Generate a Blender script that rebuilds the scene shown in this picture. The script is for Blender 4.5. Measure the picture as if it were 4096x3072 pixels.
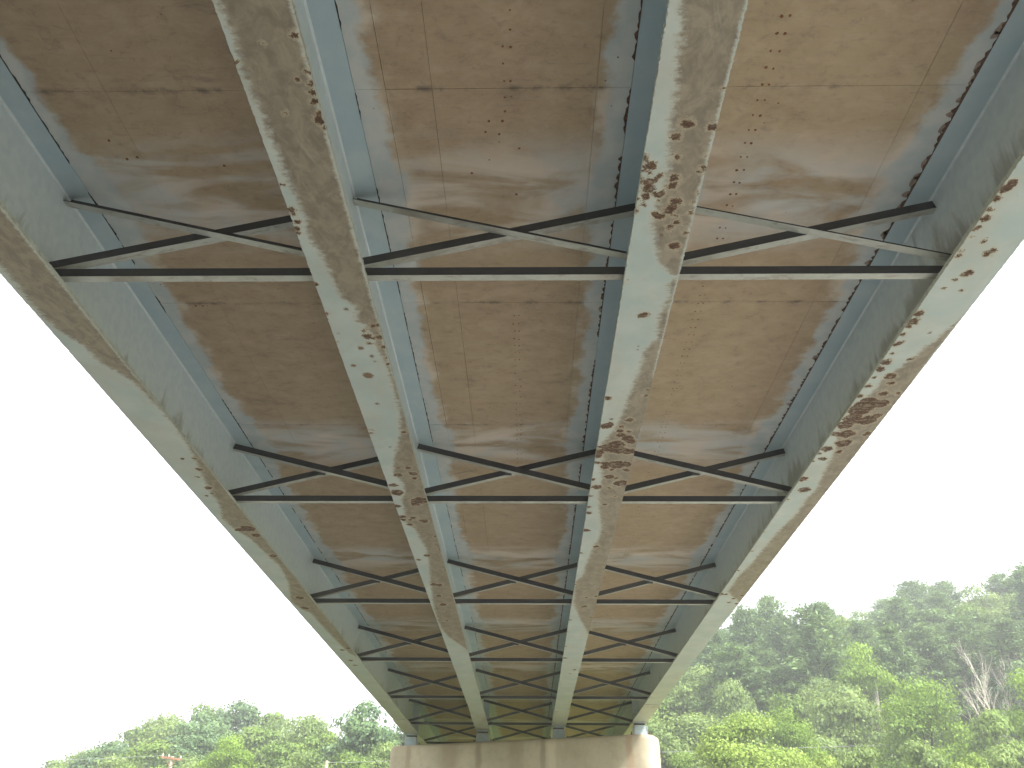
import bpy, bmesh, math, random
import numpy as np
from mathutils import Matrix, Vector

# ------------------------------------------------------------------ camera, sky, sun, exposure
scene = bpy.context.scene
for o in list(bpy.data.objects):
    bpy.data.objects.remove(o)

def make_camera():
    cd = bpy.data.cameras.new('camera')
    cam = bpy.data.objects.new('camera', cd)
    scene.collection.objects.link(cam)
    pit, yaw, rol = 0.524016, -0.021221, 0.009341
    f = Vector((math.sin(yaw) * math.cos(pit), math.cos(yaw) * math.cos(pit), math.sin(pit)))
    rt = Vector((math.cos(yaw), -math.sin(yaw), 0))
    up = rt.cross(f)
    r = math.cos(rol) * rt + math.sin(rol) * up
    u = -math.sin(rol) * rt + math.cos(rol) * up
    m = Matrix(((r.x, u.x, -f.x, .2526), (r.y, u.y, -f.y, 0), (r.z, u.z, -f.z, 1.6), (0, 0, 0, 1)))
    cam.matrix_world = m
    cd.sensor_width = 36
    cd.lens = 3381.5 / 4096 * 36
    cd.clip_end = 3000
    cd.clip_start = .05
    scene.camera = cam
make_camera()

SUN_EL, SUN_AZ = math.radians(50), math.radians(132)      # azimuth clockwise from +Y
world = bpy.data.worlds.new('World')
scene.world = world
world.use_nodes = True
wn = world.node_tree
wn.nodes.clear()
sky = wn.nodes.new('ShaderNodeTexSky')
sky.sky_type = 'NISHITA'
sky.sun_disc = False
sky.sun_elevation = SUN_EL
sky.sun_rotation = SUN_AZ
sky.dust_density = 2.0
sky.air_density = 1.0
hs = wn.nodes.new('ShaderNodeHueSaturation')
hs.inputs['Saturation'].default_value = .14
bg = wn.nodes.new('ShaderNodeBackground')
bg.inputs['Strength'].default_value = .15
wo = wn.nodes.new('ShaderNodeOutputWorld')
wn.links.new(sky.outputs[0], hs.inputs['Color'])
wn.links.new(hs.outputs[0], bg.inputs['Color'])
wn.links.new(bg.outputs[0], wo.inputs[0])

sd = bpy.data.lights.new('sun', 'SUN')
sd.energy = 2.6
sd.angle = math.radians(10)
sd.color = (1, .96, .9)
sun = bpy.data.objects.new('sun', sd)
scene.collection.objects.link(sun)
sdir = Vector((math.sin(SUN_AZ) * math.cos(SUN_EL), math.cos(SUN_AZ) * math.cos(SUN_EL), math.sin(SUN_EL)))
sun.rotation_euler = sdir.to_track_quat('Z', 'Y').to_euler()

vs = scene.view_settings
vs.view_transform = 'Standard'
vs.look = 'None'
vs.exposure = 1.9
vs.gamma = 1
vs.use_curve_mapping = False
scene.render.engine = 'CYCLES'
try:
    scene.cycles.max_bounces = 8
    scene.cycles.diffuse_bounces = 5
    scene.cycles.transmission_bounces = 4
    scene.cycles.volume_bounces = 1
except Exception:
    pass

# ------------------------------------------------------------------ helpers
C = scene.collection
rng = np.random.default_rng(7)
random.seed(7)

def mesh_obj(name, verts, faces, mats=None, parent=None, loc=(0, 0, 0), midx=None, smooth=False):
    me = bpy.data.meshes.new(name)
    me.from_pydata([tuple(v) for v in verts], [], [tuple(f) for f in faces])
    for m in (mats if isinstance(mats, (list, tuple)) else [mats]):
        if m: me.materials.append(m)
    if midx is not None:
        me.polygons.foreach_set('material_index', list(midx))
    if smooth:
        me.polygons.foreach_set('use_smooth', [True] * len(me.polygons))
    me.update()
    return link(name, me, parent, loc)

def link(name, me, parent=None, loc=(0, 0, 0), rz=0, sc=None):
    o = bpy.data.objects.new(name, me)
    C.objects.link(o)
    o.location = loc
    o.rotation_euler = (0, 0, rz)
    if sc: o.scale = sc
    if parent: o.parent = parent
    return o

def empty(name, loc=(0, 0, 0), rz=0, sc=None):
    return link(name, None, None, loc, rz, sc)

def tag(o, label=None, cat=None, group=None, kind=None):
    if label: o['label'] = label
    if cat: o['category'] = cat
    if group: o['group'] = group
    if kind: o['kind'] = kind
    return o

class MB:
    """collects simple solids for one mesh"""
    def __init__(s): s.v, s.f, s.m = [], [], []
    def add(s, vs, fs, mi=0):
        n = len(s.v)
        s.v += [tuple(v) for v in vs]
        s.f += [tuple(i + n for i in f) for f in fs]
        s.m += [mi] * len(fs)
        return s
    def box(s, x0, x1, y0, y1, z0, z1, mi=0):
        return s.add([(x0, y0, z0), (x1, y0, z0), (x1, y1, z0), (x0, y1, z0), (x0, y0, z1), (x1, y0, z1), (x1, y1, z1), (x0, y1, z1)],
                     [(0, 3, 2, 1), (4, 5, 6, 7), (0, 1, 5, 4), (1, 2, 6, 5), (2, 3, 7, 6), (3, 0, 4, 7)], mi)
    def tube(s, p0, p1, r0, r1, n=6, mi=0):
        p0, p1 = Vector(p0), Vector(p1)
        d = (p1 - p0).normalized()
        a = d.orthogonal().normalized(); b = d.cross(a)
        vs = []
        for p, r in ((p0, r0), (p1, r1)):
            for k in range(n):
                t = 2 * math.pi * k / n
                vs.append(p + (a * math.cos(t) + b * math.sin(t)) * r)
        fs = [(k, (k + 1) % n, n + (k + 1) % n, n + k) for k in range(n)] + [tuple(range(n))[::-1], tuple(range(n, 2 * n))]
        return s.add(vs, fs, mi)
    def build(s, name, mats, parent=None, loc=(0, 0, 0), smooth=False):
        return mesh_obj(name, s.v, s.f, mats, parent, loc, s.m, smooth)

class G:
    """tiny node-graph writer"""
    def __init__(s, name):
        s.m = bpy.data.materials.new(name)
        s.m.use_nodes = True
        s.t = s.m.node_tree
        s.t.nodes.clear()
        s.out = s.t.nodes.new('ShaderNodeOutputMaterial')
        s.geo = s.t.nodes.new('ShaderNodeNewGeometry')
        s.P = s.geo.outputs['Position']
    def put(s, sock, v):
        if hasattr(v, 'is_output') or isinstance(v, bpy.types.NodeSocket): s.t.links.new(v, sock)
        elif isinstance(v, (tuple, list)):
            sock.default_value = tuple(v) + (1,) if len(v) == 3 and sock.type == 'RGBA' else tuple(v)
        else: sock.default_value = v
    def math(s, op, a, b=0.0, c=None, clamp=False):
        n = s.t.nodes.new('ShaderNodeMath'); n.operation = op; n.use_clamp = clamp
        s.put(n.inputs[0], a); s.put(n.inputs[1], b)
        if c is not None: s.put(n.inputs[2], c)
        return n.outputs[0]
    def add(s, a, b): return s.math('ADD', a, b)
    def sub(s, a, b): return s.math('SUBTRACT', a, b)
    def mul(s, a, b): return s.math('MULTIPLY', a, b)
    def step(s, v, lo, hi, o0=0.0, o1=1.0):
        n = s.t.nodes.new('ShaderNodeMapRange'); n.interpolation_type = 'SMOOTHSTEP'
        s.put(n.inputs[0], v); s.put(n.inputs[1], lo); s.put(n.inputs[2], hi); s.put(n.inputs[3], o0); s.put(n.inputs[4], o1)
        return n.outputs[0]
    def xyz(s, v=None):
        n = s.t.nodes.new('ShaderNodeSeparateXYZ'); s.put(n.inputs[0], v or s.P); return n.outputs
    def vec(s, x, y, z):
        n = s.t.nodes.new('ShaderNodeCombineXYZ')
        for i, q in enumerate((x, y, z)): s.put(n.inputs[i], q)
        return n.outputs[0]
    def scl(s, v, k):
        n = s.t.nodes.new('ShaderNodeVectorMath'); n.operation = 'MULTIPLY'
        s.put(n.inputs[0], v); n.inputs[1].default_value = k; return n.outputs[0]
    def noise(s, scale, detail=4, rough=.55, v=None, dist=0.0, col=False):
        n = s.t.nodes.new('ShaderNodeTexNoise')
        s.put(n.inputs['Vector'], v or s.P); n.inputs['Scale'].default_value = scale
        n.inputs['Detail'].default_value = detail; n.inputs['Roughness'].default_value = rough; n.inputs['Distortion'].default_value = dist
        return n.outputs[1 if col else 0]
    def mix(s, f, a, b, mode='MIX'):
        n = s.t.nodes.new('ShaderNodeMix'); n.data_type = 'RGBA'; n.blend_type = mode
        s.put(n.inputs[0], f); s.put(n.inputs[6], a); s.put(n.inputs[7], b); return n.outputs[2]
    def attr(s, name):
        n = s.t.nodes.new('ShaderNodeAttribute'); n.attribute_name = name; return n.outputs['Fac']
    def bump(s, h, dist=.005, strength=1.0):
        n = s.t.nodes.new('ShaderNodeBump'); n.inputs['Distance'].default_value = dist; n.inputs['Strength'].default_value = strength
        s.put(n.inputs['Height'], h); return n.outputs[0]
    def bsdf(s, col, rough=.7, nrm=None, spec=.3, metal=0.0):
        n = s.t.nodes.new('ShaderNodeBsdfPrincipled')
        s.put(n.inputs['Base Color'], col); s.put(n.inputs['Roughness'], rough)
        n.inputs['Specular IOR Level'].default_value = spec; n.inputs['Metallic'].default_value = metal
        if nrm is not None: s.put(n.inputs['Normal'], nrm)
        s.t.links.new(n.outputs[0], s.out.inputs[0]); return s.m

# ------------------------------------------------------------------ dimensions (metres)
H = 5.625            # underside of the bottom flanges
D = .906             # bottom flange underside to top flange underside
ZS = H + D + .004    # concrete soffit
GX = {1: -3.66, 2: -1.22, 3: 1.22, 4: 3.66}
FW = .4205           # flange width
Y0, Y1 = -8.0, 52.0  # bridge ends
FR = [5.39 + 4.7415 * k for k in range(7)]      # cross frame rows
def ybear(x): return 29.1 - .4 * x              # the pier stands at a skew

# ------------------------------------------------------------------ materials
def paint_steel(name, base, grime_amt=.5, tint=(.25, .23, .18), seed=0.0):
    g = G(name)
    n1 = g.noise(1.1, 5, .6, g.scl(g.P, (1.0, .5, 1.6)), .4)
    n2 = g.noise(14, 4, .6)
    c = g.mix(g.step(n2, .3, .75), base, tuple(min(1, v * 1.13) for v in base))
    c = g.mix(g.mul(g.step(n1, .46, .72), grime_amt), c, tint)
    n3 = g.noise(5, 6, .68, g.scl(g.P, (1.0, 3, 3)), .5)
    c = g.mix(g.mul(g.step(n3, .48, .68), grime_amt * .8), c, tint)
    return g.bsdf(c, .5, g.bump(g.noise(60, 3), .0015), .35)

def mat_web():
    g = G('web_paint')
    x, y, z = g.xyz()
    base = g.mix(g.step(g.noise(12, 4), .3, .7), (.43, .505, .525), (.49, .555, .565))
    # dust and run marks on the lower web
    low = g.step(z, H + .75, H + .05)
    run = g.noise(1.0, 5, .62, g.vec(g.mul(x, .5), g.mul(y, 5.5), g.mul(z, 1.1)), .8)
    big = g.noise(.42, 3, .5, g.vec(g.mul(x, 2.1), y, g.mul(z, 1.3)))
    out = g.mul(g.step(x, 2.6, 3.4), g.mul(g.step(y, 5.0, 6.0), g.step(y, 12.5, 10)))
    k = g.step(g.add(g.mul(run, .5), g.add(g.mul(big, .7), g.add(g.mul(low, .22), g.mul(out, .12)))), .78, .90)
    c = g.mix(g.mul(k, .7), base, (.235, .225, .195))
    spk = g.step(g.noise(38, 3, .6), .72, .78)
    c = g.mix(g.mul(spk, .35), c, (.14, .12, .09))
    return g.bsdf(c, .52, g.bump(g.noise(40, 3), .002), .3)

def mat_topflange():
    g = G('top_flange_paint')
    n = g.noise(3, 5, .6)
    c = g.mix(g.step(n, .35, .7), (.325, .425, .465), (.39, .47, .49))
    r = g.step(g.noise(26, 4, .65), .69, .74)
    c = g.mix(g.mul(r, g.step(g.noise(.7, 2), .5, .65)), c, (.16, .1, .06))
    return g.bsdf(c, .5, g.bump(g.noise(50, 3), .0015), .3)

def mat_flange():
    """bottom flange underside: pale paint, old dirt in a band, rust where the paint has failed"""
    g = G('bottom_flange_paint')
    x, y, z = g.xyz()
    fine = g.noise(70, 5, .65)
    med = g.noise(22, 5, .6)
    fing = g.noise(1, 5, .6, g.vec(g.mul(x, 9), g.mul(y, 34), 0.0), .5)
    pale = g.mix(g.step(g.noise(2.2, 5, .6), .3, .7), (.33, .40, .385), (.41, .46, .43))
    pale = g.mix(g.mul(g.step(g.noise(7, 5, .65), .5, .75), .35), pale, (.36, .355, .305))
    film = g.mul(g.step(g.noise(1.6, 5, .6, g.scl(g.P, (1.4, .8, 1)), .5), .45, .7), .45)
    pale = g.mix(film, pale, (.37, .37, .315))
    # dirt
    gr = g.attr('grime')
    gf = g.add(gr, g.add(g.mul(g.sub(fing, .5), 3.0), g.add(g.mul(g.sub(med, .5), 3.4), g.mul(g.sub(fine, .5), 2.0))))
    dm = g.step(gf, -1.3, 1.3)
    deep = g.noise(5.5, 6, .66, g.vec(g.mul(x, 1.6), y, 0.0), .7)
    dirt = g.mix(g.step(deep, .34, .66), (.155, .125, .088), (.25, .212, .15))
    dirt = g.mix(g.mul(g.step(med, .5, .75), .45), dirt, (.125, .102, .072))
    streak = g.noise(1, 5, .6, g.vec(g.mul(g.add(x, g.mul(y, -.34)), 26), g.mul(y, 2.2), 0.0), .9)
    dirt = g.mix(g.mul(g.step(streak, .55, .8), .4), dirt, (.33, .315, .255))
    rim = g.mul(g.step(gf, -1.6, -.2), g.step(gf, .6, -.2))
    c = g.mix(g.mul(rim, .5), pale, (.46, .46, .385))
    c = g.mix(g.mul(dm, .93), c, dirt)
    # rust
    ru = g.attr('rust')
    st = g.attr('star')
    nz = g.add(g.mul(g.sub(fine, .5), 4.2), g.add(g.mul(g.sub(med, .5), 4.4), g.mul(g.sub(g.noise(170, 3, .6), .5), 3.2)))
    spike = g.noise(120, 2, .5, None, 1.2)
    rf = g.add(ru, g.add(nz, g.mul(g.sub(g.noise(13, 3, .5), .5), 3.5)))
    sf = g.add(st, g.add(g.mul(g.sub(spike, .5), 6.0), g.mul(nz, .6)))
    rm = g.math('MAXIMUM', g.step(rf, -.25, .3), g.mul(g.step(sf, .2, .9), .92))
    hole = g.mul(g.step(g.noise(15, 5, .7, g.vec(g.mul(x, .8), g.mul(y, 1.5), 0.0), .4), .49, .58), g.step(rf, .5, 1.6))
    rm = g.mul(rm, g.sub(1.0, g.mul(hole, .4)))
    halo = g.mul(g.step(rf, -1.9, .1), .55)
    c = g.mix(halo, c, (.45, .405, .29))
    rcol = g.mix(g.step(g.noise(33, 5, .7), .38, .64), (.06, .037, .027), (.125, .072, .044))
    rcol = g.mix(g.step(rf, .9, -.1), rcol, (.17, .098, .05))
    rcol = g.mix(g.mul(g.step(g.noise(60, 3), .62, .72), g.step(rf, .8, 2)), rcol, (.42, .38, .34))
    c = g.mix(rm, c, rcol)
    # little scattered specks
    sp = g.mul(g.step(g.noise(85, 2, .5), .735, .765), g.step(g.noise(3, 3), .48, .62))
    c = g.mix(sp, c, (.11, .06, .035))
    hgt = g.add(g.mul(rm, g.noise(120, 4, .7)), g.mul(fine, .15))
    return g.bsdf(c, g.step(rm, 0, 1, .5, .92), g.bump(hgt, .004), .3)

def mat_deck():
    g = G('soffit_concrete')
    x, y, z = g.xyz()
    # warm brown form-finished concrete
    big = g.noise(.55, 4, .55, None, .3)
    mid = g.noise(3.2, 6, .65, g.scl(g.P, (1, 1.5, 1)), .3)
    fine = g.noise(38, 5, .65)
    grain = g.noise(1, 5, .65, g.vec(g.mul(x, 5), g.mul(y, 44), 0.0), .3)
    c = g.mix(g.step(big, .36, .66), (.305, .232, .15), (.34, .27, .17))
    c = g.mix(g.mul(g.step(mid, .44, .7), .65), c, (.39, .312, .21))
    c = g.mix(g.mul(g.step(mid, .46, .28), .5), c, (.205, .155, .105))
    c = g.mix(g.mul(g.step(fine, .4, .72), .28), c, (.37, .28, .205))
    c = g.mix(g.mul(g.step(grain, .52, .72), .3), c, (.215, .16, .12))
    sm = g.step(g.noise(1.5, 6, .7, g.scl(g.P, (.7, 1.6, 1)), .6), .6, .72)
    c = g.mix(g.mul(sm, .6), c, (.165, .13, .108))
    cl = g.noise(9, 6, .72, g.scl(g.P, (1, 1.3, 1)), .5)
    c = g.mix(g.mul(g.step(cl, .5, .72), .5), c, (.18, .14, .108))
    c = g.mix(g.mul(g.step(cl, .46, .28), .4), c, (.39, .32, .25))
    sy = g.math('ABSOLUTE', g.sub(g.math('FLOORED_MODULO', g.sub(y, 4.243 - 1.3325), 2.665), 1.3325))
    sdirt = g.mul(g.step(sy, .05, .002), g.step(g.noise(4.5, 5, .7), .46, .66))
    c = g.mix(g.mul(sdirt, .75), c, (.10, .085, .075))
    reds = g.step(g.noise(1.1, 5, .65), .58, .72)
    c = g.mix(g.mul(reds, .25), c, (.34, .24, .155))
    # distance from the nearest girder line, and from the nearest cross frame row
    d = g.math('ABSOLUTE', g.sub(g.math('FLOORED_MODULO', g.add(x, 4.88), 2.44), 1.22))
    fy = g.math('ABSOLUTE', g.sub(g.math('FLOORED_MODULO', g.sub(y, FR[0] - 2.37075), 4.7415), 2.37075))
    near = g.step(fy, 1.1, .2)
    wob = g.noise(1, 5, .6, g.vec(g.mul(g.math('ROUND', g.mul(x, .82)), 3.1), g.mul(y, 1.15), 0.0))
    wob2 = g.noise(7.0, 4, .6)
    wid = g.add(.20, g.add(g.mul(wob, .30), g.add(g.add(g.mul(g.sub(wob2, .5), .16), g.mul(g.sub(g.noise(2.6, 3, .5), .5), .22)), g.mul(near, .1))))
    e = g.sub(d, wid)
    spray = g.step(g.add(e, g.mul(g.sub(g.noise(30, 4, .7), .5), .06)), .055, -.045)
    sprayc = g.mix(g.step(g.noise(4, 4), .35, .65), (.36, .415, .43), (.45, .48, .465))
    # paler cement halo just outside the paint
    hal = g.mul(g.step(e, .16, .02), g.step(g.noise(1.7, 4, .6), .46, .66))
    c = g.mix(g.mul(hal, .8), c, (.54, .48, .40))
    # overspray drifting across the bay beside each frame row
    drift = g.noise(1, 4, .52, g.vec(g.mul(x, .8), g.mul(y, 2.6), g.mul(y, .35)), .9)
    band = g.mul(g.step(fy, .85, .15), g.step(drift, .34, .60))
    bc = g.mix(g.step(g.noise(1.3, 3), .4, .6), (.58, .52, .45), (.47, .495, .485))
    c = g.mix(g.mul(band, .85), c, bc)
    c = g.mix(g.mul(spray, .93), c, sprayc)
    hgt = g.add(g.mul(fine, .5), g.mul(grain, .5))
    return g.bsdf(c, .75, g.bump(hgt, .0025), .25)

def mat_pier():
    g = G('pier_concrete')
    x, y, z = g.xyz()
    t = g.sub(g.mul(x, .9285), g.mul(g.sub(y, 29.1), .3714))       # along the pier
    c = g.mix(g.step(g.noise(.8, 5, .6), .35, .68), (.37, .33, .24), (.46, .415, .31))
    c = g.mix(g.mul(g.step(g.noise(5, 5, .65), .45, .72), .4), c, (.30, .245, .18))
    c = g.mix(g.mul(g.step(g.noise(40, 4, .6), .45, .7), .2), c, (.5, .43, .34))
    for tb, w, col, k in ((-1.18, .16, (.2, .155, .1), .6), (1.32, .2, (.58, .52, .41), .8), (1.02, .13, (.2, .15, .095), .55), (-3.7, .14, (.24, .17, .11), .5), (3.75, .16, (.33, .2, .12), .5), (-2.2, .5, (.27, .2, .13), .5), (.1, .35, (.25, .19, .12), .4)):
        wav = g.add(t, g.mul(g.sub(g.noise(1.6, 3), .5), .24))
        m = g.step(g.math('ABSOLUTE', g.sub(wav, tb)), w, w * .25)
        m = g.mul(m, g.step(g.add(z, g.mul(g.noise(2.2, 4), 1.2)), 3.6, 5.6))
        c = g.mix(g.mul(m, k), c, col)
    top = g.mul(g.step(g.add(z, g.mul(g.noise(3, 4, .6), .5)), 5.2, 5.55), .5)
    c = g.mix(top, c, (.4, .31, .21))
    return g.bsdf(c, .8, g.bump(g.noise(45, 5, .65), .004), .25)

def plain(name, col, var=.25, rough=.75, scale=20, bump=.003, spec=.25):
    g = G(name)
    n = g.noise(scale, 5, .6)
    c = g.mix(g.step(n, .3, .7), tuple(v * (1 - var) for v in col), tuple(min(1, v * (1 + var)) for v in col))
    return g.bsdf(c, rough, g.bump(g.noise(scale * 3, 4), bump), spec)

def mat_ground():
    g = G('ground_cover')
    x, y, z = g.xyz()
    gravel = g.mix(g.step(g.noise(9, 5, .7), .35, .65), (.25, .24, .225), (.36, .35, .33))
    grass = g.mix(g.step(g.noise(.6, 5, .6), .35, .65), (.12, .135, .036), (.20, .205, .07))
    wob = g.mul(g.sub(g.noise(.25, 4), .5), 6)
    m = g.mul(g.step(g.add(y, wob), 26, 18), g.step(g.add(g.math('ABSOLUTE', x), wob), 18, 12))
    floor = g.step(g.add(y, wob), 58, 66)
    c = g.mix(m, grass, gravel)
    c = g.mix(floor, c, (.045, .04, .025))
    return g.bsdf(c, .9, g.bump(g.noise(6, 5, .7), .05), .15)

def mat_leaf(name, dark, light, trans=.35):
    g = G(name)
    oi = g.t.nodes.new('ShaderNodeObjectInfo')
    a = g.attr('tone')
    k = g.add(g.mul(a, .75), g.mul(oi.outputs['Random'], .25))
    c = g.mix(k, dark, light)
    df = g.t.nodes.new('ShaderNodeBsdfPrincipled')
    g.put(df.inputs['Base Color'], c); df.inputs['Roughness'].default_value = .55; df.inputs['Specular IOR Level'].default_value = .25
    tr = g.t.nodes.new('ShaderNodeBsdfTranslucent')
    g.put(tr.inputs['Color'], g.mix(.5, c, (.16, .2, .03), 'MIX'))
    ms = g.t.nodes.new('ShaderNodeMixShader')
    ms.inputs[0].default_value = trans
    g.t.links.new(df.outputs[0], ms.inputs[1]); g.t.links.new(tr.outputs[0], ms.inputs[2])
    g.t.links.new(ms.outputs[0], g.out.inputs[0])
    return g.m

M = dict(
    web=mat_web(), topf=mat_topflange(), flange=mat_flange(), deck=mat_deck(), pier=mat_pier(), ground=mat_ground(),
    edge=paint_steel('flange_edge_paint', (.40, .43, .39), .7),
    weld=paint_steel('fillet_paint', (.44, .50, .52), .15),
    dark=paint_steel('angle_dark_tone', (.042, .043, .046), .35, (.085, .08, .07)),  # dark tone on every angle face except the undersides
    dim=paint_steel('angle_grey_tone', (.07, .07, .068), .5, (.11, .10, .085)),  # greyer tone for rising diagonals of farther rows and filler plates
    pale=paint_steel('angle_pale_tone', (.345, .365, .325), .85, (.2, .18, .145)),  # paler tone, only on the downward faces of the angles
    bearing=paint_steel('bearing_paint', (.34, .42, .44), .4),
    boltm=plain('rusty_bolt_steel', (.11, .065, .04), .4, .8, 60),
    seam=plain('seam_rust', (.085, .052, .035), .55, .9, 45),
    seamblack=plain('seam_dark_joint', (.035, .032, .03), .5, .9, 45),  # dark cracked joint between top flange edge and concrete
    spall=plain('scaled_concrete', (.225, .18, .15), .35, .9, 30),
    rustdot=plain('rust_stain', (.16, .07, .03), .5, .9, 90),
    slab=plain('slab_concrete', (.30, .27, .23), .2, .85, 8),
    bark=plain('bark', (.075, .06, .045), .4, .9, 12, .02),
    deadwood=plain('bare_wood', (.52, .48, .40), .25, .9, 12, .01),
    pole=plain('weathered_pole_wood', (.40, .35, .28), .3, .9, 15, .01),
    arm=plain('crossarm_wood', (.27, .14, .085), .3, .85, 15, .01),
    wire=plain('cable_sheath', (.30, .31, .31), .1, .6, 10, .0),
    insul=plain('porcelain', (.55, .55, .52), .1, .3, 10, .0, .5),
)

# ------------------------------------------------------------------ ground and hills
AZ = [-180, -120, -60, -35, -29, -26, -23, -20, -16, -10, -5, 4, 8, 11, 15, 20, 25, 30, 40, 60, 120, 180]
HZ = [0, 0, 0, 0, 1.0, 2.5, 5, 7, 7, 4.5, 4, 12, 18.5, 22, 24, 25, 26, 25, 25, 20, 0, 0]
def terrain(x, y):
    x = np.asarray(x, float); y = np.asarray(y, float)
    r = np.hypot(x, y)
    az = np.degrees(np.arctan2(x, y))
    hm = np.interp(az, AZ, HZ)
    t = np.clip((r - 52) / 100, 0, 1)
    h = hm * (t * t * (3 - 2 * t)) + np.clip(r - 152, 0, 400) * hm * .0012
    h = h + .25 * np.sin(x * .21 + 1) * np.sin(y * .17) * np.clip((r - 15) / 30, 0, 1)
    back = np.clip((-y - 3.5) / 6, 0, 1)                      # bank behind the viewer carries the road
    front = np.clip((y - 43) / 8, 0, 1) * np.clip((15 - np.abs(x)) / 8, 0, 1)
    bank = np.maximum(back, front) * 5.3
    return np.maximum(h, bank) if True else h

def build_ground():
    xs = np.unique(np.concatenate([np.linspace(-250, -120, 8), np.linspace(-120, 120, 97), np.linspace(120, 250, 8)]))
    ys = np.unique(np.concatenate([np.linspace(-250, -60, 10), np.linspace(-60, 200, 105), np.linspace(200, 270, 5)]))
    X, Y = np.meshgrid(xs, ys)
    Z = terrain(X, Y)
    nx, ny = len(xs), len(ys)
    v = np.stack([X.ravel(), Y.ravel(), Z.ravel()], 1)
    f = [(j * nx + i, j * nx + i + 1, (j + 1) * nx + i + 1, (j + 1) * nx + i) for j in range(ny - 1) for i in range(nx - 1)]
    tag(mesh_obj('ground', v, f, M['ground'], smooth=True), 'gravel and grass ground rising into wooded hills', kind='structure')
build_ground()

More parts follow.
